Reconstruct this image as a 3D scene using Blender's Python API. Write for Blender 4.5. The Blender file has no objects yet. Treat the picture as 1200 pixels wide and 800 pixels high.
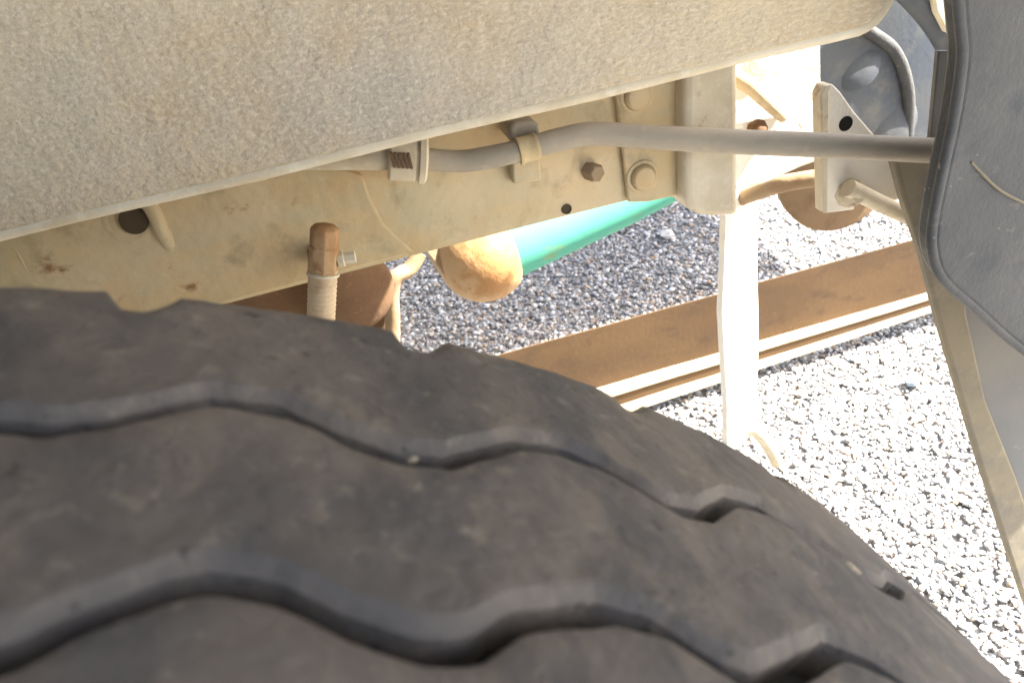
import bpy, bmesh, math, random
import numpy as np
from mathutils import Vector, Matrix, noise
random.seed(7); rng = np.random.default_rng(7)
sc = bpy.context.scene
C = sc.collection

# ------------------------------------------------------------------ camera
RGT = Vector((0.956, -0.248, -0.159)); UP = Vector((0.264, 0.483, 0.835)); FWD = Vector((0.130, 0.840, -0.527))
FWD.normalize(); RGT = (RGT - FWD * RGT.dot(FWD)).normalized(); UP = RGT.cross(FWD).normalized()
EYE = Vector((0, 0, 1.0386)); FPX = 940.0
cam = bpy.data.objects.new('camera', bpy.data.cameras.new('camera')); C.objects.link(cam)
m = Matrix((RGT, UP, -FWD)).transposed().to_4x4(); m.translation = EYE; cam.matrix_world = m
cam.data.sensor_width = 36; cam.data.lens = 36 * FPX / 1200
cam.data.clip_start = 0.01; cam.data.clip_end = 2000
cam.data.dof.use_dof = True; cam.data.dof.focus_distance = 0.62; cam.data.dof.aperture_fstop = 16
sc.camera = cam

# ------------------------------------------------------------------ light
SUN_TO = Vector((0.66, -0.13, 0.76)).normalized()     # towards the sun
w = bpy.data.worlds.new('World'); sc.world = w; w.use_nodes = True
nt = w.node_tree; bg = nt.nodes['Background']
sky = nt.nodes.new('ShaderNodeTexSky'); sky.sky_type = 'NISHITA'; sky.sun_disc = False
sky.sun_elevation = math.asin(SUN_TO.z); sky.sun_rotation = math.atan2(SUN_TO.x, SUN_TO.y)
sky.dust_density = 4.0; sky.ozone_density = 0.4
nt.links.new(sky.outputs[0], bg.inputs[0]); bg.inputs[1].default_value = 0.11
sl = bpy.data.lights.new('sun', 'SUN'); sl.energy = 5.0; sl.angle = math.radians(0.53); sl.color = (1.0, 0.95, 0.88)
so = bpy.data.objects.new('sun', sl); C.objects.link(so); so.location = (4, 0, 6)
so.rotation_euler = SUN_TO.to_track_quat('Z', 'Y').to_euler()
sc.view_settings.view_transform = 'Standard'; sc.view_settings.look = 'None'
sc.view_settings.exposure = 2.85; sc.view_settings.gamma = 1.0

# ------------------------------------------------------------------ helpers
def at(px, py, Y=None, Z=None):
    """the point of the plane y = Y (or z = Z) that the survey of the photograph puts at a pixel"""
    d = FWD + RGT * ((px - 600) / FPX) - UP * ((py - 400) / FPX)
    t = (Y - EYE.y) / d.y if Y is not None else (Z - EYE.z) / d.z
    return EYE + d * t

def obj(name, bm, mat, parent=None, smooth=True, bevel=0.0, seg=2):
    me = bpy.data.meshes.new(name)
    if isinstance(bm, bmesh.types.BMesh):
        bmesh.ops.recalc_face_normals(bm, faces=bm.faces[:]); bm.to_mesh(me); bm.free()
    else:
        me = bm
    me.materials.clear(); me.materials.append(mat)
    o = bpy.data.objects.new(name, me); C.objects.link(o)
    if parent is not None: o.parent = parent
    if smooth:
        me.polygons.foreach_set('use_smooth', [True] * len(me.polygons))
    if bevel:
        b = o.modifiers.new('bevel', 'BEVEL'); b.width = bevel; b.segments = seg; b.limit_method = 'ANGLE'; b.angle_limit = 0.7
        b.harden_normals = False
    if smooth:
        me.set_sharp_from_angle(angle=math.radians(42))
    return o

def box(bm, x0, x1, y0, y1, z0, z1):
    vs = [bm.verts.new((x, y, z)) for x in (x0, x1) for y in (y0, y1) for z in (z0, z1)]
    for f in ((0,1,3,2),(4,6,7,5),(0,4,5,1),(2,3,7,6),(0,2,6,4),(1,5,7,3)):
        bm.faces.new([vs[i] for i in f])
    return vs

def nbox(*a):
    bm = bmesh.new(); box(bm, *a); return bm

def plate(pts, y0, y1):
    """outline given as (x, z) points, from depth y0 to y1"""
    bm = bmesh.new()
    a = [bm.verts.new((x, y0, z)) for x, z in pts]; b = [bm.verts.new((x, y1, z)) for x, z in pts]
    bm.faces.new(a); bm.faces.new(b[::-1])
    n = len(a)
    for i in range(n): bm.faces.new((a[i], b[i], b[(i+1) % n], a[(i+1) % n]))
    return bm

def pix_plate(pix, Y, th):
    return plate([(p.x, p.z) for p in (at(x, y, Y) for x, y in pix)], Y, Y + th)

def smooth_path(pts, n=8):
    P = [Vector(p) for p in pts]; out = []
    for i in range(len(P) - 1):
        p0 = P[max(i-1, 0)]; p1 = P[i]; p2 = P[i+1]; p3 = P[min(i+2, len(P)-1)]
        for k in range(n):
            t = k / n
            out.append(0.5 * ((2*p1) + (p2-p0)*t + (2*p0-5*p1+4*p2-p3)*t*t + (3*p1-p0-3*p2+p3)*t**3))
    out.append(P[-1]); return out

def sweep(bm, path, rad, n=20, caps=True, rfun=None):
    rings = []; T0 = (path[1] - path[0]).normalized()
    N = T0.orthogonal().normalized()
    for i, p in enumerate(path):
        T = (path[min(i+1, len(path)-1)] - path[max(i-1, 0)]).normalized()
        N = (N - T * N.dot(T)).normalized(); B = T.cross(N)
        r = rad[i] if hasattr(rad, '__len__') else rad
        if rfun: r = r * rfun(i)
        rings.append([bm.verts.new(p + (N*math.cos(2*math.pi*k/n) + B*math.sin(2*math.pi*k/n)) * r) for k in range(n)])
    for a, b in zip(rings, rings[1:]):
        for k in range(n): bm.faces.new((a[k], a[(k+1) % n], b[(k+1) % n], b[k]))
    if caps: bm.faces.new(rings[0][::-1]); bm.faces.new(rings[-1])

def tube(path, rad, n=20, rfun=None):
    bm = bmesh.new(); sweep(bm, [Vector(p) for p in path], rad, n, True, rfun); return bm

def lathe(prof, origin, axis, n=28, sides=None):
    """profile of (radius, height along axis)"""
    bm = bmesh.new(); A = Vector(axis).normalized(); N = A.orthogonal().normalized(); B = A.cross(N); O = Vector(origin)
    n = sides or n; rings = []
    for r, h in prof:
        if r < 1e-6: rings.append([bm.verts.new(O + A*h)])
        else: rings.append([bm.verts.new(O + A*h + (N*math.cos(2*math.pi*k/n) + B*math.sin(2*math.pi*k/n))*r) for k in range(n)])
    for a, b in zip(rings, rings[1:]):
        for k in range(n):
            k2 = (k+1) % n
            if len(a) == 1 and len(b) == 1: continue
            if len(a) == 1: bm.faces.new((a[0], b[k], b[k2]))
            elif len(b) == 1: bm.faces.new((a[k], a[k2], b[0]))
            else: bm.faces.new((a[k], a[k2], b[k2], b[k]))
    if len(rings[0]) > 1: bm.faces.new(rings[0][::-1])
    if len(rings[-1]) > 1: bm.faces.new(rings[-1])
    return bm

def tag(o, label=None, cat=None, group=None, kind=None):
    if label: o['label'] = label
    if cat: o['category'] = cat
    if group: o['group'] = group
    if kind: o['kind'] = kind
    return o

def pxr(px, P):            # a radius in metres of something px pixels across its half at point P
    return px * (Vector(P) - EYE).dot(FWD) / FPX

# ------------------------------------------------------------------ materials
def mat(name, base, layers=(), rough=0.85, bumps=(), spec=0.3, metallic=0.0, space='Object'):
    """layers: (colour, noise scale, low, high, detail, stretch, amount) mixed over base; bumps: (scale, distance, detail, stretch)"""
    M = bpy.data.materials.new(name); M.use_nodes = True; n = M.node_tree.nodes; l = M.node_tree.links
    bs = n['Principled BSDF']; bs.inputs['Roughness'].default_value = rough
    bs.inputs['Specular IOR Level'].default_value = spec; bs.inputs['Metallic'].default_value = metallic
    geo = n.new('ShaderNodeNewGeometry')
    def coord(st):
        mp = n.new('ShaderNodeMapping'); l.new(geo.outputs['Position'], mp.inputs['Vector'])
        mp.inputs['Scale'].default_value = st if st else (1, 1, 1)
        mp.inputs['Rotation'].default_value = (0.0, 0.0, 0.0)
        return mp.outputs[0]
    cur = n.new('ShaderNodeRGB'); cur.outputs[0].default_value = (*base, 1); cur = cur.outputs[0]
    for i, (col, s, lo, hi, det, st, amt) in enumerate(layers):
        tx = n.new('ShaderNodeTexNoise'); tx.inputs['Scale'].default_value = s; tx.inputs['Detail'].default_value = det
        tx.inputs['Roughness'].default_value = 0.6
        of = n.new('ShaderNodeVectorMath'); of.operation = 'ADD'; of.inputs[1].default_value = (3.1*i + 1.7, 5.3*i, 2.9*i)
        l.new(coord(st), of.inputs[0]); l.new(of.outputs[0], tx.inputs['Vector'])
        mr = n.new('ShaderNodeMapRange'); mr.inputs[1].default_value = lo; mr.inputs[2].default_value = hi
        mr.inputs[4].default_value = amt
        l.new(tx.outputs[0], mr.inputs[0])
        mx = n.new('ShaderNodeMix'); mx.data_type = 'RGBA'; l.new(mr.outputs[0], mx.inputs['Factor'])
        l.new(cur, mx.inputs['A']); mx.inputs['B'].default_value = (*col, 1); cur = mx.outputs['Result']
    l.new(cur, bs.inputs['Base Color'])
    prev = None
    for s, dist, det, st in bumps:
        tx = n.new('ShaderNodeTexNoise'); tx.inputs['Scale'].default_value = s; tx.inputs['Detail'].default_value = det
        tx.inputs['Roughness'].default_value = 0.62
        l.new(coord(st), tx.inputs['Vector'])
        bp = n.new('ShaderNodeBump'); bp.inputs['Distance'].default_value = dist; bp.inputs['Strength'].default_value = 1.0
        l.new(tx.outputs[0], bp.inputs['Height'])
        if prev is not None: l.new(prev, bp.inputs['Normal'])
        prev = bp.outputs[0]
    if prev is not None: l.new(prev, bs.inputs['Normal'])
    return M

RUST = (0.20, 0.085, 0.03); DUST = (0.42, 0.34, 0.22)
M_under = mat('stone_guard_coat', (0.52, 0.42, 0.27),
    [((0.37, 0.33, 0.26), 4, .40, .62, 3, None, .8), ((0.44, 0.31, 0.17), 11, .46, .66, 4, None, .55), ((0.62, 0.53, 0.39), 480, .48, .66, 3, (.45, 1, 1), .55),
     ((0.29, 0.245, 0.18), 480, .50, .70, 4, (.4, 1, 1.1), .45), ((0.50, 0.43, 0.32), 26, .5, .7, 4, (.5, 1, 1.2), .4), ((0.60, 0.54, 0.44), 60, .74, .80, 2, None, .7)],
    rough=.85, bumps=[(320, .0016, 3, (.7, 1, 1)), (45, .003, 3, None)])
M_rail = mat('dusty_chassis_paint', (0.58, 0.455, 0.275),
    [((0.43, 0.37, 0.22), 5, .42, .60, 3, None, .85), ((0.60, 0.42, 0.20), 14, .46, .66, 5, (.6, 1, 1.3), .7), ((0.28, 0.22, 0.13), 34, .56, .74, 6, None, .7),
     (RUST, 42, .63, .72, 6, (.7, 1, 1), .85), ((0.50, 0.30, 0.12), 9, .52, .66, 4, None, .45), ((0.62, 0.52, 0.35), 120, .58, .75, 4, None, .4)],
    rough=.82, bumps=[(90, .0008, 5, None), (18, .004, 3, None)])
M_cream = mat('dusty_cream_metal', (0.60, 0.52, 0.37),
    [((0.45, 0.36, 0.22), 18, .45, .65, 5, None, .7), (RUST, 45, .62, .72, 6, None, .6), ((0.70, 0.64, 0.5), 90, .55, .7, 3, None, .5)],
    rough=.8, bumps=[(140, .0004, 4, None)])
M_white = mat('white_strap_paint', (0.82, 0.77, 0.66), [((0.66, 0.56, 0.40), 22, .55, .75, 5, None, .5)], rough=.6, bumps=[(60, .0015, 3, None)])
M_pipe = mat('dusty_grey_pipe', (0.36, 0.305, 0.22),
    [((0.25, 0.215, 0.165), 25, .45, .65, 4, (.3, 1, 1), .6), ((0.42, 0.35, 0.24), 70, .55, .7, 5, None, .6)],
    rough=.7, bumps=[(180, .0006, 4, None), (25, .001, 2, None)])
M_hose = mat('sandy_rubber_hose', (0.56, 0.43, 0.27), [((0.34, 0.23, 0.13), 60, .5, .7, 4, None, .6)], rough=.8, bumps=[(200, .0006, 3, None)])
M_rust = mat('rusty_steel', (0.125, 0.070, 0.036),
    [((0.17, 0.10, 0.052), 12, .42, .62, 5, (.5, 1, 1), .8), ((0.09, 0.05, 0.03), 40, .55, .72, 6, None, .7), ((0.24, 0.165, 0.10), 85, .6, .75, 4, None, .5)],
    rough=.9, bumps=[(120, .0007, 5, None)])
M_rust_shade = mat('shaded_channel_rust', (0.078, 0.046, 0.022), [((0.105, 0.062, 0.028), 8, .42, .62, 5, (.4, 1, 1), .8), ((0.045, 0.030, 0.018), 30, .55, .72, 6, (.5, 1, 1), .7), ((0.13, 0.075, 0.035), 70, .62, .72, 4, None, .5)], rough=.9, bumps=[(90, .0004, 4, None)])  # rust brown, darkened in the colour for the channel's shaded faces
M_tan = mat('tan_dusty_steel', (0.30, 0.21, 0.12), [((0.20, 0.12, 0.06), 30, .5, .68, 5, None, .7), ((0.42, 0.33, 0.2), 60, .55, .7, 4, None, .5)], rough=.85, bumps=[(120, .0006, 4, None)])
M_orange = mat('orange_rust', (0.34, 0.18, 0.07),
    [((0.46, 0.32, 0.17), 22, .48, .62, 5, None, .7), ((0.22, 0.10, 0.04), 60, .58, .72, 6, None, .7)], rough=.7, bumps=[(110, .0012, 5, None)])
M_green = mat('green_enamel', (0.07, 0.30, 0.22), [((0.20, 0.26, 0.10), 55, .60, .70, 5, (.4, 1, 1), .6), ((0.08, 0.34, 0.24), 12, .4, .6, 3, None, .6)], rough=.75, bumps=[(80, .0003, 3, None)])
M_plastic = mat('black_plastic', (0.058, 0.058, 0.055),
    [((0.085, 0.083, 0.078), 8, .42, .64, 5, None, .8), ((0.028, 0.032, 0.038), 26, .5, .7, 5, None, .7), ((0.17, 0.155, 0.12), 60, .62, .72, 5, (.6, 1, 1.5), .6), ((0.32, 0.28, 0.20), 120, .71, .76, 2, None, .8)],
    rough=.62, bumps=[(300, .0006, 3, None), (40, .0015, 4, None)], spec=.4)
M_liner = mat('grey_blue_liner', (0.075, 0.080, 0.083),
    [((0.05, 0.062, 0.08), 9, .42, .62, 4, None, .9), ((0.15, 0.14, 0.115), 24, .52, .7, 5, None, .6)], rough=.6, bumps=[(120, .0004, 4, None)], spec=.4)
M_flapedge = mat('dusty_flap_edge', (0.20, 0.17, 0.115), [((0.13, 0.12, 0.10), 20, .45, .65, 5, None, .7), ((0.30, 0.26, 0.17), 40, .55, .75, 4, None, .5)], rough=.85, bumps=[(140, .0004, 4, None)])
M_tyre = mat('dusty_rubber', (0.130, 0.112, 0.095),
    [((0.070, 0.067, 0.066), 22, .40, .60, 5, (1, .6, 1), .9), ((0.18, 0.152, 0.12), 55, .50, .68, 6, (1, .5, 1), .75), ((0.24, 0.21, 0.165), 130, .60, .72, 3, None, .55),
     ((0.03, 0.028, 0.026), 210, .64, .72, 3, None, .7)],
    rough=.72, bumps=[(220, .0008, 5, None), (70, .0012, 5, None)], spec=.35)
M_groove_dark = mat('groove_shade_rubber', (0.012, 0.011, 0.011), [((0.05, 0.045, 0.037), 60, .5, .7, 4, None, .6)], rough=.6, bumps=[(200, .0005, 3, None)], spec=.45)  # near-black puts the shade of the groove bottom into the colour
M_wall_lit = mat('groove_wall_lit_rubber', (0.150, 0.172, 0.210), [((0.16, 0.145, 0.12), 60, .5, .7, 4, None, .6), ((0.07, 0.073, 0.08), 90, .5, .7, 4, None, .6)], rough=.5, bumps=[(200, .0006, 4, None)], spec=.5)  # pale blue-grey puts the sky-lit look into the wall colour
M_dark = mat('hole_shade_black', (0.012, 0.010, 0.008), rough=.9)  # black that stands for the shade inside the bracket hole
M_dish = mat('brown_drum_steel', (0.20, 0.13, 0.07), [((0.13, 0.08, 0.04), 30, .5, .68, 5, None, .7)], rough=.85, bumps=[(120, .0005, 4, None)])
M_cavity = mat('hole_shade_brown', (0.07, 0.052, 0.03), rough=.95)  # dark brown that stands for the shade inside the rail holes
M_flap = mat('grey_rubber_flap', (0.15, 0.15, 0.142), [((0.20, 0.185, 0.155), 6, .45, .65, 3, None, .7), ((0.27, 0.24, 0.17), 60, .66, .74, 4, None, .5)], rough=.8, bumps=[(120, .0003, 3, None)])
M_shade_block = mat('shade_block_paint', (0.22, 0.20, 0.16), [((0.12, 0.10, 0.08), 6, .4, .6, 4, None, .7)], rough=.9)  # for the unseen blocks that shade the scene
M_peb = mat('pebble_stone', (0.42, 0.36, 0.26), [((0.25, 0.2, 0.14), 150, .45, .6, 3, None, .7)], rough=.8)
M_blue = mat('blue_grey_stone', (0.26, 0.33, 0.40), [((0.4, 0.42, 0.44), 90, .5, .65, 3, None, .6)], rough=.8)
M_pale = mat('white_stone', (0.68, 0.66, 0.62), [((0.5, 0.45, 0.38), 90, .5, .65, 3, None, .6)], rough=.8)

# gravel: colour per stone
def gravel_mat():
    M = bpy.data.materials.new('crushed_stone'); M.use_nodes = True; n = M.node_tree.nodes; l = M.node_tree.links
    bs = n['Principled BSDF']; bs.inputs['Roughness'].default_value = .75
    a = n.new('ShaderNodeAttribute'); a.attribute_name = 'tone'
    r = n.new('ShaderNodeValToRGB'); e = r.color_ramp.elements
    r.color_ramp.interpolation = 'LINEAR'
    e[0].position = 0; e[0].color = (.15, .145, .14, 1); e[1].position = 1; e[1].color = (.64, .63, .61, 1)
    for p, c in ((.12, (.19, .19, .19)), (.27, (.25, .262, .28)), (.42, (.33, .33, .325)), (.55, (.41, .395, .365)), (.66, (.34, .25, .17)), (.72, (.46, .38, .30)), (.80, (.50, .50, .495))):
        k = e.new(p); k.color = (*c, 1)
    l.new(a.outputs['Fac'], r.inputs[0])
    g = n.new('ShaderNodeNewGeometry'); t = n.new('ShaderNodeTexNoise'); t.inputs['Scale'].default_value = 260; t.inputs['Detail'].default_value = 4
    l.new(g.outputs['Position'], t.inputs['Vector'])
    mx = n.new('ShaderNodeMix'); mx.data_type = 'RGBA'; mx.blend_type = 'MULTIPLY'; mx.inputs['Factor'].default_value = .5
    mr = n.new('ShaderNodeMapRange'); mr.inputs[1].default_value = .3; mr.inputs[2].default_value = .7; mr.inputs[3].default_value = .5; mr.inputs[4].default_value = 1.3
    l.new(t.outputs[0], mr.inputs[0]); l.new(r.outputs[0], mx.inputs['A']); l.new(mr.outputs[0], mx.inputs['B'])
    l.new(mx.outputs['Result'], bs.inputs['Base Color'])
    b = n.new('ShaderNodeBump'); b.inputs['Distance'].default_value = .001; l.new(t.outputs[0], b.inputs['Height']); l.new(b.outputs[0], bs.inputs['Normal'])
    return M
M_gravel = gravel_mat()
M_ground = mat('gravel_bed', (0.38, 0.37, 0.36), [((0.45, 0.44, 0.42), 70, .45, .6, 3, None, .8), ((0.16, 0.155, 0.15), 90, .5, .62, 4, None, .8)], rough=.9, bumps=[(80, .01, 3, None)])

# ------------------------------------------------------------------ ground
bm = bmesh.new(); vs = [bm.verts.new(p) for p in ((-400, -400, -.004), (400, -400, -.004), (400, 400, -.004), (-400, 400, -.004))]; bm.faces.new(vs)
tag(obj('ground', bm, M_ground, None, False), kind='structure')

def stone_shape(sub, seed):
    bm = bmesh.new(); bmesh.ops.create_icosphere(bm, subdivisions=sub, radius=1)
    r = np.random.default_rng(seed)
    dirs = r.normal(size=(7, 3)); dirs /= np.linalg.norm(dirs, axis=1)[:, None]; cut = r.uniform(.55, .9, 7)
    V = np.array([v.co[:] for v in bm.verts])
    for d, c in zip(dirs, cut):                       # plane cuts give crushed facets
        k = V @ d; over = np.maximum(k - c, 0); V = V - over[:, None] * d
    V *= 1 + r.uniform(-.08, .08, (len(V), 1))
    F = np.array([[v.index for v in f.verts] for f in bm.faces]); bm.free()
    return V, F

def rand_rot(n):
    q = rng.normal(size=(n, 4)); q /= np.linalg.norm(q, axis=1)[:, None]; w_, x, y, z = q.T
    return np.stack([1-2*(y*y+z*z), 2*(x*y-z*w_), 2*(x*z+y*w_), 2*(x*y+z*w_), 1-2*(x*x+z*z), 2*(y*z-x*w_), 2*(x*z-y*w_), 2*(y*z+x*w_), 1-2*(x*x+y*y)], -1).reshape(n, 3, 3)

def gravel(name, regions, label):
    AV, AF, AT = [], [], []; off = 0
    for (x0, x1, y0, y1, dens, sub, s0, s1, zj) in regions:
        n = int((x1-x0)*(y1-y0)*dens); per = max(1, n // 10 + 1)
        for k in range(10):
            V, F = stone_shape(sub, 100*sub + k)
            pos = np.stack([rng.uniform(x0, x1, per), rng.uniform(y0, y1, per), rng.uniform(0, zj, per)], -1)
            s = s0 * np.exp(rng.normal(0, .30, per)); s = np.clip(s, s0*.5, s1)
            sc3 = np.stack([s*rng.uniform(.8, 1.25, per), s*rng.uniform(.7, 1.1, per), s*rng.uniform(.5, .9, per)], -1)
            R = rand_rot(per)
            A = np.einsum('nij,nvj->nvi', R, V[None] * sc3[:, None, :])
            A[:, :, 2] *= .62
            A += pos[:, None, :]
            AV.append(A.reshape(-1, 3)); AF.append((F[None] + (np.arange(per)*len(V))[:, None, None] + off).reshape(-1, 3))
            AT.append(np.repeat(rng.uniform(0, 1, per), len(V))); off += per*len(V)
    V = np.concatenate(AV).astype(np.float32); F = np.concatenate(AF).astype(np.int32); T = np.concatenate(AT).astype(np.float32)
    me = bpy.data.meshes.new(name); me.vertices.add(len(V)); me.vertices.foreach_set('co', V.ravel())
    me.loops.add(F.size); me.loops.foreach_set('vertex_index', F.ravel())
    me.polygons.add(len(F)); me.polygons.foreach_set('loop_start', np.arange(0, F.size, 3, dtype=np.int32))
    at_ = me.attributes.new('tone', 'FLOAT', 'POINT'); at_.data.foreach_set('value', T)
    me.update(calc_edges=True)
    o = obj(name, me, M_gravel, None, False); tag(o, label, 'gravel', kind='stuff'); return o

gravel('gravel', [(.35, 1.15, .42, 1.45, 27000, 2, .0046, .012, .006),
                  (-.10, .35, .6, 1.45, 17000, 1, .0056, .012, .006), (1.15, 1.6, .35, 1.45, 15000, 1, .0056, .012, .009),
                  (-.35, 1.5, 1.45, 2.9, 17000, 1, .0056, .012, .006),
                  (-1.2, -.35, .4, 2.9, 4500, 1, .009, .017, .006),
                  (-1.2, 1.9, -.9, .42, 3500, 1, .0095, .017, .006),
                  (1.5, 2.6, .4, 2.9, 4500, 1, .009, .017, .006), (-1.2, 2.6, 2.9, 4.2, 4200, 1, .009, .017, .006)],
       'grey and white crushed gravel covering the ground under the truck')

def pebble(name, P, r, M, seed, label, sq=.7, cat='stone'):
    V, F = stone_shape(2, seed); bm = bmesh.new()
    vv = [bm.verts.new(Vector(P) + Vector((v[0]*r, v[1]*r*.8, v[2]*r*sq))) for v in V]
    for f in F: bm.faces.new([vv[i] for i in f])
    return tag(obj(name, bm, M, None, False), label, cat)
pebble('pebble', at(1068, 447, Z=.016), .017, M_blue, 3, 'large blue grey stone in the sunlit gravel right of the white strap')
pebble('pebble', at(781, 275, Z=.018), .022, M_pale, 5, 'pale stone in the gravel beyond the rail, left of the white strap')

# ------------------------------------------------------------------ truck
truck = bpy.data.objects.new('truck', None); C.objects.link(truck)
tag(truck, 'dusty truck seen inside its wheel arch, with worn tyre, chassis rail and black mudguard', 'truck')
def part(name, bm, M, parent=truck, **k): return obj(name, bm, M, parent, **k)

# ---- tyre
TX, TZ, R0 = -0.2498, 0.5, 0.5
G1 = [(20.5,.1475),(21.6,.1429),(22.7,.1463),(24.8,.1576),(26.5,.1564),(27.9,.1473),(29.2,.1422),(30.5,.1432),(33,.1568),(34.2,.1587),(35.8,.1549),(37.6,.1429),(38.9,.1442),(41.2,.1590),(43,.1615),(45.2,.1530),(47.0,.1445)]
G2 = [(22.0,.0875),(23.3,.0949),(24.5,.1014),(25.2,.1035),(26.4,.101),(27.4,.0948),(28.8,.0899),(29.8,.0905),(30.9,.0974),(33.2,.1016),(34.4,.0996),(35.7,.0906),(36.6,.0886),(38.1,.0942),(40.2,.1028),(41.7,.1011),(43.2,.0950),(45.4,.0890)]
PER = 8.571429
ZP = [(0, -.0075), (.14, -.0060), (.40, .0065), (.52, .0085), (.64, .0055), (.88, -.0065), (1, -.0075)]
def zigzag(t, ctr, tab=None):
    ph = ((t - 21.4) / PER) % 1.0
    per = ctr + np.interp(ph, [a for a, b in ZP], [b for a, b in ZP])
    if tab and tab[0][0] <= t <= tab[-1][0]:
        v = np.interp(t, [a for a, b in tab], [b for a, b in tab])
        e = min(1, (t - tab[0][0]) / 1.0, (tab[-1][0] - t) / 1.5)
        return per * (1 - e) + v * e
    return per
grooves = [lambda t: .207, lambda t: zigzag(t, .150, G1), lambda t: zigzag(t, .0955, G2), lambda t: zigzag(t, .040), lambda t: zigzag(t, -.015), lambda t: zigzag(t, -.070), lambda t: -.127]
def crown(y): return R0 - .0080 * ((y - .040) / .167) ** 2
GW, GD = .0094, .0145
def shoulder(t, sgn):
    ph = ((t - 21.7) / PER) % 1.0                     # a notch cut in the shoulder of every block
    if ph < .22: return -.009 * min(1, ph / .03, (.22 - ph) / .09)
    return 0.002
ths = np.concatenate([np.arange(2, 72, .3), np.arange(72, 362, 1.2)])
def rib(i):
    hi = grooves[i]; lo = grooves[i+1]; last = i == 5
    bm = bmesh.new(); rings = []
    for t in ths:
        a = math.radians(t); y1 = hi(t) - (GW if i else 0); y0 = lo(t)
        n1 = noise.noise(Vector((t*.9, i*7, 0))) * .0006; n2 = noise.noise(Vector((t*.9, i*7+3, 5))) * .0006
        y1 += n1; y0 += n2
        if i == 0: y1 += shoulder(t, 1)
        if last: y0 -= shoulder(t, -1)
        cols = []; nt_ = 9
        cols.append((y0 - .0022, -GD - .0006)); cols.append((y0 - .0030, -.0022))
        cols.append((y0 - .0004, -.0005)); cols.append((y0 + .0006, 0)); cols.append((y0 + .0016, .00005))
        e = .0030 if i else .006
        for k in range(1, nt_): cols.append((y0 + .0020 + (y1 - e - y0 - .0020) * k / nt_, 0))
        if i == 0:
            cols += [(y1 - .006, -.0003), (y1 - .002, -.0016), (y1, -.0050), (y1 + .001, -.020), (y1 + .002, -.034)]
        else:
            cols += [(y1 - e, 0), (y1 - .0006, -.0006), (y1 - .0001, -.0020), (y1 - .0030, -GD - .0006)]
        ring = []
        for y, d in cols:
            r = crown(y) + d
            if d > -.003:
                p = Vector((a*60, y*120, i))
                r += noise.noise(p) * .00045 + noise.noise(p*3) * .0002
            ring.append(bm.verts.new((TX + r*math.sin(a), y, TZ + r*math.cos(a))))
        rings.append(ring)
    for a_, b_ in zip(rings, rings[1:] + rings[:1]):
        for k in range(len(a_) - 1):
            f = bm.faces.new((a_[k], b_[k], b_[k+1], a_[k+1]))
            if k < 2 or (i and k > len(a_) - 3): f.material_index = 2 if 0 < k < 2 else 1  # upper wall takes the lit colour, lower wall the shade black
    return bm
bm = bmesh.new(); prof = [(R0-GD-.009, .203), (R0-GD-.001, .18), (R0-GD+.0012, .10), (R0-GD+.0015, .04), (R0-GD+.0005, -.03), (R0-GD-.002, -.09), (R0-GD-.009, -.124),
        (R0-.05, -.142), (R0-.12, -.150), (R0-.20, -.135), (R0-.235, -.115), (R0-.235, .195), (R0-.20, .215), (R0-.12, .230), (R0-.05, .222)]
N = 180; rg = []
for k in range(N):
    a = 2*math.pi*k/N; rg.append([bm.verts.new((TX + r*math.sin(a), y, TZ + r*math.cos(a))) for r, y in prof])
for a_, b_ in zip(rg, rg[1:] + rg[:1]):
    for k in range(len(prof)): bm.faces.new((a_[k], b_[k], b_[(k+1) % len(prof)], a_[(k+1) % len(prof)]))
tyre = part('tyre', bm, M_groove_dark)
for i in range(6): part('tread_rib', rib(i), M_tyre, tyre); C.objects[-1].data.set_sharp_from_angle(angle=math.radians(24)); [o_.data.materials.append(x_) for o_ in [C.objects[-1]] for x_ in (M_groove_dark, M_wall_lit)]
part('rim', lathe([(.26, -.12), (.268, -.118), (.262, -.09), (.20, -.03), (.12, .0), (.12, .03), (.20, .04), (.262, .17), (.268, .195), (.26, .197), (.10, .10), (.10, .05), (0, .05)], (TX, 0, TZ), (0, 1, 0), 64), M_cream, tyre)

def on_tread(t, y, d=0):
    a = math.radians(t); r = crown(y) + d; return (TX + r*math.sin(a), y, TZ + r*math.cos(a))
pebble('pebble', on_tread(29.75, .1405, -.0035), .0021, M_peb, 11, 'tiny tan pebble wedged in the upper tread groove, middle of the picture')
pebble('pebble', on_tread(46.6, .1440, -.003), .0046, M_peb, 12, 'sandy pebble wedged in the upper tread groove near the right limb of the tyre')
pebble('pebble', on_tread(46.0, .1475, -.004), .0036, M_groove_dark, 15, 'dark stone wedged beside the sandy pebble in the upper tread groove', cat='stone')

# ---- wheel arch panel
YP = .45; zb = at(375, 187, Y=YP).z; xr = at(1046, 8, Y=YP).x
cr = .022
pts = [(-1.7, zb), (xr - cr, zb)] + [(xr - cr + cr*math.sin(a), zb + cr - cr*math.cos(a)) for a in np.linspace(.2, math.pi/2, 7)] + [(xr, 1.62), (-1.7, 1.62)]
wing = part('wing_panel', plate(pts, YP, YP + .012), M_under, bevel=.003)
path = [Vector((-1.7, YP + .004, zb))] + [Vector((x, YP + .004, zb + .0006*math.sin(x*31))) for x in np.arange(-1.5, xr - cr, .05)] + [Vector((xr - cr + cr*math.sin(a), YP + .004, zb + cr - cr*math.cos(a))) for a in np.linspace(.1, math.pi/2, 7)] + [Vector((xr, YP + .004, 1.62))]
part('edge_bead', tube(path, .0042, 12), M_cream, wing)

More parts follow.
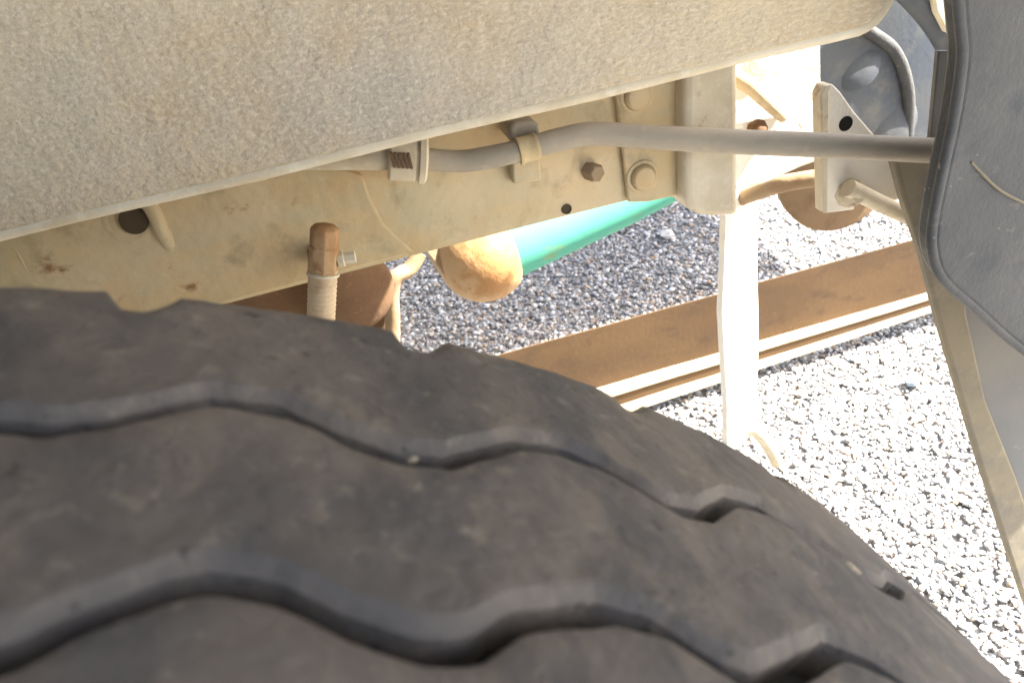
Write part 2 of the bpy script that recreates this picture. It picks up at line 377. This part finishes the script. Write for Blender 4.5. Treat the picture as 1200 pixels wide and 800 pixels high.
# ---- chassis rail
YR = .60; zr = at(500, 302, Y=YR).z; xe = at(803, 180, Y=YR).x
bm = bmesh.new()
prof = [(YR, zr + .012), (YR + .0035, zr + .0035), (YR + .012, zr), (YR + .075, zr), (YR + .075, zr + .009), (YR + .014, zr + .009), (YR + .009, zr + .014),
        (YR + .009, zr + .250), (YR + .075, zr + .250), (YR + .075, zr + .26), (YR + .010, zr + .26), (YR, zr + .25)]
xs = list(np.linspace(-1.8, xe, 40)); rings = []
for x in xs:
    rings.append([bm.verts.new((x, y + (.0012*noise.noise(Vector((x*5, 0, z*8))) if y < YR + .02 else 0), z + .0008*noise.noise(Vector((x*6, 3, 0))))) for y, z in prof])
n = len(prof)
for a_, b_ in zip(rings, rings[1:]):
    for k in range(n): bm.faces.new((a_[k], b_[k], b_[(k+1) % n], a_[(k+1) % n]))
bm.faces.new(rings[0]); bm.faces.new(rings[-1][::-1])
rail = part('chassis_rail', bm, M_rail, bevel=.0)
# gusset plate at the rail end with two bolts
g = [at(x, y, Y=YR - .005) for x, y in ((719, 95), (736, 237), (760, 236), (812, 224), (812, 60), (719, 60))]
gus = part('gusset_plate', plate([(p.x, p.z) for p in g], YR - .007, YR - .0005), M_rail, rail, bevel=.0018)
def bolt(px, py, Y, r, M, parent, name='bolt_head', h=.007, hexa=False, nrm=(0, -1, 0)):
    P = at(px, py, Y=Y)
    pr = [(r, 0), (r, h*.55), (r*.82, h*.9), (r*.4, h), (0, h)] if not hexa else [(r, 0), (r, h*.85), (r*.85, h), (0, h)]
    if not hexa: pr = [(r*1.35, 0), (r*1.35, .0012), (r*1.05, .0015)] + pr
    else: 
        o = part('washer', lathe([(r*1.25, 0), (r*1.25, .0016), (r*.9, .002)], P, nrm, 24), M, parent)
    return part(name, lathe(pr, P, nrm, sides=6 if hexa else 28), M, parent, bevel=.0005)
bolt(746, 112, YR - .007, .0105, M_rail, rail); bolt(753, 207, YR - .007, .0105, M_rail, rail)
# square nut stub
P = at(690, 200, Y=YR)
part('nut', lathe([(.0075, 0), (.0075, .012), (.006, .0135), (0, .0135)], P, (0.25, -1, .05), sides=6), M_tan, rail)
def hole(px, py, r, Y=YR):
    P = at(px, py, Y=Y)
    return part('bolt_hole', lathe([(r*1.25, 0), (r*1.2, .0009), (r*.95, .0009), (r*.9, .0003), (0, .0003)], P, (0, -1, 0), 20), M_cavity, rail)  # raised dark disc, the hole's shade is its colour
hole(664, 245, .0036)
# pressed boss with large hole at left
P = at(150, 258, Y=YR)
part('pressed_boss', lathe([(.021, -.001), (.019, .0025), (.0155, .0035), (.0125, .003), (.0115, .001)], P, (0, -1, 0), 40), M_rail, rail)
part('bolt_hole', lathe([(.0105, 0.0), (.0100, .0058), (0, .0058)], at(158, 256, Y=YR), (0, -1, 0), 28), M_cavity, rail)  # solid dark stub, coloured as the shade in the hole
part('stiffener_rib', tube(smooth_path([at(160, 225, Y=YR - .002), at(178, 245, Y=YR - .005), at(190, 270, Y=YR - .004), at(202, 292, Y=YR + .003)]), .0055, 10), M_rail, rail)
part('weld_seam', tube(smooth_path([at(128, 266, Y=YR), at(140, 270, Y=YR - .001), at(158, 285, Y=YR - .001), at(185, 281, Y=YR)]), .0018, 8), M_cream, rail)
part('weld_seam', tube(smooth_path([at(12, 280, Y=YR), at(25, 302, Y=YR - .001), at(42, 335, Y=YR)]), .0025, 8), M_rail, rail)
part('weld_seam', tube(smooth_path([at(142, 296, Y=YR), at(158, 320, Y=YR - .001), at(172, 350, Y=YR)]), .0022, 8), M_rail, rail)
part('overlap_plate', plate([(p.x, p.z) for p in (at(x, y, Y=YR - .002) for x, y in ((-80, 200), (380, 190), (425, 205), (433, 230), (450, 262), (486, 296), (300, 345), (-80, 450)))], YR - .003, YR + .004), M_rail, rail, bevel=.002)

# ---- pipe with hose end, clamp and saddle clip
pp = [(478, 183, .570), (505, 187, .568), (540, 189, .566), (575, 184, .562), (612, 176, .560), (650, 165, .560), (690, 157, .560), (740, 159, .556), (800, 163, .548), (880, 167, .535), (960, 170, .522), (1040, 174, .508), (1125, 178, .492)]
path = smooth_path([at(x, y, Y=Y) for x, y, Y in pp], 6)
rads = [pxr(12.5 + 2.0*min(1, i/len(path)*1.2), p) for i, p in enumerate(path)]
pipe = part('fuel_pipe', tube(path, rads, 24), M_pipe)
path = smooth_path([at(x, y, Y=Y) for x, y, Y in ((330, 190, .585), (380, 188, .580), (420, 186, .576), (455, 184, .573), (490, 184, .571))], 6)
part('rubber_sleeve', tube(path, [pxr(9 + 7*min(1, i/len(path)*1.3), p) for i, p in enumerate(path)], 24), M_cream, pipe)
A = at(455, 184, Y=.573); B = at(488, 186, Y=.571); ax = (B - A).normalized()
bm = bmesh.new(); 
prof = [(.0150, 0), (.0165, .0015), (.0165, .019), (.0150, .020), (.0150, .0215), (.0178, .022), (.0178, .0265), (.0150, .028)]
cl = part('hose_clamp', lathe(prof, A, ax, 32), M_cream, pipe, bevel=.0004)
ctr = A + ax*.010 + Vector((-.002, -.0165, .0035)); 
for k in range(5):
    q = ctr + ax*((k-2)*.0030)
    part('clamp_tooth', nbox(q.x - .0009, q.x + .0009, q.y - .0012, q.y + .002, q.z - .0055, q.z + .0055), M_rust, cl, smooth=False)
# saddle clip bolted to the rail
def bxz(px0, px1, py0, py1, Y, y0, y1):
    a = at(px0, py1, Y=Y); b = at(px1, py0, Y=Y); c = at(px1, py1, Y=Y)
    return a.x, c.x, y0, y1, c.z, at(px0, py0, Y=Y).z
clip = part('pipe_clip', pix_plate([(600, 190), (633, 184), (635, 212), (602, 217)], YR - .012, .0115), M_rail, bevel=.002)
part('clip_saddle', pix_plate([(596, 150), (602, 144), (627, 142), (632, 147), (633, 162), (598, 168)], YR - .030, .0295), M_pipe, clip, bevel=.003)
c0 = at(612, 176, Y=.560); c1 = at(633, 170, Y=.560); ax = (c1 - c0).normalized(); rr = pxr(15.5, c0)
part('clip_band', lathe([(rr*.85, 0), (rr*1.04, .0006), (rr*1.04, .0030), (rr, .0036), (rr, .0125), (rr*1.04, .0131), (rr*1.04, .0155), (rr*.85, .016)], c0 - ax*.004, ax, 32), M_rail, clip)

# ---- brake hose with nut standing in front of the rail
Yh = .52
top = at(381, 264, Y=Yh); bot = at(374, 420, Y=Yh); ax = (bot - top).normalized(); rh = pxr(17.5, top)
path = [top + ax*(.030 + k*.0012) for k in range(120)]
hose = part('brake_hose', tube(path, rh*.98, 20, rfun=lambda i: 1 + .035*math.cos(i*math.pi/1.5)), M_hose)
part('hose_nut', lathe([(rh*.6, 0), (rh*.92, .0015), (rh*1.0, .003), (rh*1.0, .013), (rh*.9, .0145), (rh*1.05, .0150), (rh*1.05, .034), (rh*.95, .0355)], top, ax, sides=8), M_orange, hose, bevel=.0008)
part('wire_clip', lathe([(rh*.95, 0), (rh*1.12, .0008), (rh*1.12, .0022), (rh*.95, .003)], top + ax*.034, (ax + Vector((0, -.15, 0))), 24), M_cream, hose)
P = at(396, 304, Y=Yh)
part('side_bolt', lathe([(.006, 0), (.006, .004), (.0045, .0045), (.0045, .012), (0, .012)], P, (1, -.1, -.05), sides=8), M_cream, hose)
part('hose_standoff', lathe([(.008, 0), (.008, .09), (0, .09)], at(378, 345, Y=Yh), (0, 1, 0), 16), M_rust, hose)

# ---- spring hanger and strap at the rail end
hp = [(803, 40), (803, 180), (804, 235), (809, 247), (820, 253), (836, 255), (866, 253), (866, 40)]
hang = part('spring_hanger', pix_plate(hp, .575, .065), M_cream, bevel=.006, seg=3)
backp = [(838, 30), (962, 5), (963, 188), (940, 196), (900, 214), (870, 222), (838, 226)]
back = part('hanger_plate', pix_plate(backp, .655, .012), M_white, bevel=.003)
part('gusset_rib', tube([at(838, 78, Y=.650), at(875, 98, Y=.642), at(918, 138, Y=.650)], [.007, .007, .005], 12), M_rail, back)
part('rust_nub', lathe([(.009, 0), (.009, .008), (.004, .012), (0, .012)], at(884, 152, Y=.655), (0.2, -1, .3), sides=8), M_rust, back)
bolt(890, 74, .655, .010, M_white, back, h=.004)
YS = .75
sp = [(868, 150, 1.05), (867, 230, 1.02), (865, 300, 1.0), (864, 350, 1.08), (866, 400, 1.04), (867, 460, .92), (867, 516, .90)]
bm = bmesh.new(); rings = []
for x, y, ww in sp:
    p = at(x, y, Y=YS); h = pxr(25, p) * ww; fx = Vector((.90, .43, 0)); ny = Vector((.43, -.90, 0))
    h *= 1.16
    rings.append([bm.verts.new(p + fx*(h*sx) + ny*(.005*sy)) for sx, sy in ((-1, -.6), (-.9, -1), (-.9, 0), ) ] if False else
                 [bm.verts.new(p + fx*(h*sx*1.07) + ny*o_) for sx, o_ in ((-1, -.004), (-1, .004), (-.85, .0058), (.85, .0058), (1, .004), (1, -.004), (.85, -.005), (-.85, -.005))])
for a_, b_ in zip(rings, rings[1:]):
    for k in range(8): bm.faces.new((a_[k], a_[(k+1) % 8], b_[(k+1) % 8], b_[k]))
bm.faces.new(rings[0]); bm.faces.new(rings[-1][::-1])
strap = part('strap', bm, M_white)
q = at(892, 508, Y=YS); 
part('strap_foot', tube(smooth_path([at(880, 500, Y=YS), at(893, 512, Y=YS), at(905, 530, Y=YS + .01), at(910, 542, Y=YS + .02)]), .0085, 12), M_cream, strap)

# ---- steering arm rod, dish, corner bracket
rod = part('link_rod', tube(smooth_path([at(858, 236, Y=.765), at(905, 219, Y=.70), at(935, 212, Y=.68), at(985, 205, Y=.66)]), [pxr(10, at(930, 212, Y=.69))]*25, 16), M_tan)
part('brake_dish', lathe([(0, .0), (.058, .002), (.072, .010), (.078, .024), (.080, .040), (.070, .044), (0, .044)], at(964, 194, Y=.92), (-.10, -1, .15), 48), M_dish)
Yb = .565
bpts = [(963, 190), (962, 118), (967, 103), (976, 99), (985, 108), (1002, 132), (1052, 190), (1060, 232), (1040, 238), (1003, 238), (1001, 246), (968, 250)]
brk = part('corner_bracket', pix_plate(bpts, Yb, .005), M_white, bevel=.0012)
part('bracket_flange', pix_plate([(962, 112), (967, 101), (976, 99), (972, 108), (970, 250), (965, 250)], Yb - .013, .013), M_cream, brk, bevel=.0012)
part('bolt_hole', lathe([(.0062, 0), (.0060, .0007), (0, .0007)], at(991, 145, Y=Yb), (0, -1, 0), 24), M_dark, brk)  # black disc painted as the shade in the hole
part('bracket_bolt', lathe([(.013, 0), (.013, .002), (.0095, .0025), (.0095, .011), (.005, .012), (.005, .018), (0, .018)], at(994, 226, Y=Yb), (-.1, -1, .1), sides=8), M_cream, brk, bevel=.0006)
part('link_tube', tube([at(994, 220, Y=Yb - .012), at(1030, 238, Y=Yb - .010), at(1085, 262, Y=Yb - .004)], pxr(10, at(1030, 238, Y=Yb)), 16), M_cream, brk)

# ---- things below the rail
part('rusty_flange', lathe([(.040, 0), (.046, .004), (.046, .012), (.040, .016), (0, .018)], at(410, 338, Y=.80), (.15, -1, .1), 36), M_rust)
part('rusty_block', pix_plate([(240, 350), (400, 322), (400, 372), (240, 400)], .82, .04), M_rust, bevel=.004)
hk = part('tie_hook', tube(smooth_path([at(492, 296, Y=.84), at(480, 315, Y=.835), at(464, 325, Y=.83), at(459, 345, Y=.83), at(460, 372, Y=.83), at(460, 430, Y=.83)]), pxr(9, at(460, 350, Y=.83)), 16), M_tan)
part('hook_lug', pix_plate([(434, 352), (452, 320), (452, 400), (434, 392)], .85, .012), M_rust, hk, bevel=.002)
cb = at(566, 300, Y=1.0); rb = pxr(54, cb)
a0 = at(566, 300, Y=1.0); a1 = at(800, 203, Y=1.05); ax = (a1 - a0).normalized(); L = (a1 - a0).length
tank = part('air_tank', lathe([(rb*.70, .01), (rb*.74, .03), (rb*.72, .06), (rb*.62, L*.7), (rb*.5, L), (0, L)], a0, ax, 48), M_green)
part('domed_cap', lathe([(0, -rb)] + [(rb*math.sin(a), -rb*math.cos(a)) for a in np.linspace(.15, 2.1, 18)] + [(rb*.8, rb*.55)], a0, ax, 48), M_orange, tank)
part('cap_rim', lathe([(rb*.35, -.012), (rb*.55, -.010), (rb*.62, .010), (rb*.4, .012)], a0 - ax*rb*.78 + Vector((-.004, .02, -.002)), ax + Vector((0, 0, .25)), 40), M_tan, tank)

# ---- rusty channel lying on the gravel
YB = 1.27; zt = at(840, 345, Y=YB).z; z1 = at(887, 400, Y=YB).z
x0b, x1b = -.25, 1.75
def bxn(x0, x1, y0, y1, z0, z1, amp=.0015, n=30, tap=False):
    bm = bmesh.new(); rings = []
    for x in np.linspace(x0, x1, n):
        d = amp*noise.noise(Vector((x*7, y0*3, 1))); e = amp*noise.noise(Vector((x*6, z0*9, 4)))
        rings.append([bm.verts.new((x, y + d, z + e)) for y, z in ((y0, z0), (y0, z1), (y1, z1), (y1, z0))])
        if tap:                                        # the folded edge narrows towards its right end
            kk = float(np.interp(x, (.3, 1.2), (1.0, .58)))
            for v_ in rings[-1]: v_.co.z = z1b - kk * (z1b - v_.co.z); v_.co.y = YB - kk * (YB - v_.co.y)
    for a_, b_ in zip(rings, rings[1:]):
        for k in range(4): bm.faces.new((a_[k], b_[k], b_[(k+1) % 4], a_[(k+1) % 4]))
    bm.faces.new(rings[0]); bm.faces.new(rings[-1][::-1]); return bm
z1b = z1
beam = bpy.data.objects.new('steel_beam', None); C.objects.link(beam)
tag(beam, 'long rusty steel channel lying on the gravel behind the white strap', 'steel beam', kind='thing')
part('web', bxn(x0b, x1b, YB, YB + .003, z1 - .02, zt), M_rust_shade, beam, bevel=.001)  # shade of the web is in its brown
yf = YB - .022
part('flange', bxn(x0b, x1b, yf, YB + .006, z1 - .018, z1 - .001, tap=True), M_cream, beam, bevel=.0015)  # cream puts the sunlight on the flange into its colour
part('lip', bxn(x0b, x1b, yf + .003, yf + .025, z1 - .046, z1 - .0185, tap=True), M_rust_shade, beam, bevel=.001)  # shaded front edge, darkened by colour
part('foot_strip', bxn(x0b, x1b, yf - .016, yf + .03, z1 - .060, z1 - .0465, tap=True), M_cream, beam, bevel=.0015)  # cream for the sunlit lower edge of the same channel
print('beam bottom', z1 - .062)

# ---- dark inner liner, mud flap and front guard (right)
YL = .86
lin = part('wheel_liner', pix_plate([(957, -60), (957, 60), (961, 175), (1040, 180), (1060, 240), (1120, 300), (1180, 300), (1180, -200), (957, -200)], YL, .006), M_liner, bevel=.001)
part('liner_ridge', tube(smooth_path([at(990, 20, Y=YL - .001), at(1020, 38, Y=YL - .002), at(1048, 60, Y=YL - .002), at(1062, 95, Y=YL - .003), at(1065, 135, Y=YL - .002), at(1060, 185, Y=YL - .003)]), .0075, 14), M_plastic, lin)
for px, py, r in ((1004, 75, .020), (1043, 140, .024)):
    part('lit_spot_bump', lathe([(r*1.5, -.003), (r*1.1, .0003), (r*.6, .0016), (0, .0022)], at(px, py, Y=YL), (-.2, -1, .3), 32), M_liner, lin)  # low bumps shaped to stand in for oval lit spots on the liner
part('liner_strip', tube(smooth_path([at(1050, -20, Y=.80), at(1080, 10, Y=.80), at(1105, 45, Y=.80), at(1130, 95, Y=.80)]), .012, 12), M_liner, lin)
part('cab_bracket', pix_plate([(1085, -60), (1098, 15), (1110, 38), (1140, 50), (1140, -60)], .78, .01), M_cream, bevel=.002)

YF = .53
flap = part('mud_flap', pix_plate([(1088, 190), (1098, 300), (1128, 420), (1165, 560), (1212, 716), (1262, 700), (1330, 520), (1320, 60), (1100, 60)], YF, .005), M_flap, bevel=.001)
part('flap_edge', pix_plate([(1046, 180), (1060, 235), (1082, 300), (1100, 372), (1150, 545), (1200, 700), (1206, 716), (1246, 719), (1192, 560), (1156, 469), (1134, 370), (1128, 300), (1110, 180)], YF - .012, .0115), M_flapedge, flap, bevel=.003)
YG = .40
go = [(1122, -60), (1130, 30), (1132, 70), (1122, 140), (1108, 205), (1097, 262), (1096, 296), (1108, 328), (1145, 362), (1200, 410), (1290, 470), (1560, 600), (1560, -300), (1122, -300)]
gp = smooth_path([at(x, y, Y=YG) for x, y in go[:11]], 5)
gpts = [(p.x, p.z) for p in gp] + [(at(x, y, Y=YG).x, at(x, y, Y=YG).z) for x, y in go[11:]]
guard = part('mudguard', plate(gpts, YG, YG + .018), M_plastic, bevel=.004, seg=3)
part('guard_bead', tube([Vector((p.x, YG + .003, p.z)) for p in gp], .0034, 12), M_plastic, guard)
part('guard_crease', tube(smooth_path([at(1138, 190, Y=YG), at(1152, 205, Y=YG - .001), at(1175, 225, Y=YG - .001), at(1215, 245, Y=YG)]), .0009, 8), M_flapedge, guard)

# ---- unseen blocks and plates added to shade wheel, rail and gravel
part('bed_shade_slab', nbox(-2.4, .33, .47, 2.9, 1.03, 1.07), M_shade_block, smooth=False)  # unseen slab, set to keep sun and sky off rail and gravel
part('gravel_shade_box', nbox(.86, 1.8, 1.45, 2.6, .92, 1.3), M_shade_block, bevel=.02)  # unseen block added to throw shade on the gravel at left
part('sun_block_box', nbox(.42, 1.30, .33, .57, 1.08, 1.20), M_shade_block, bevel=.01)  # unseen box added to keep the sun off pipe and bracket
sky_shade = part('sky_shade_plate', nbox(-1.0, .74, -.40, .445, 1.48, 1.485), M_plastic, smooth=False)  # unseen plate added to hold the sky off tyre and panel
part('left_shade_plate', nbox(-.99, -.984, -.40, .44, .45, 1.478), M_plastic, sky_shade, smooth=False)  # unseen plate added to darken the left of the panel
part('tyre_shade_plate', nbox(.74, .746, -.40, .39, .98, 1.48), M_plastic, sky_shade, smooth=False)  # unseen plate added to keep direct sun off the tyre
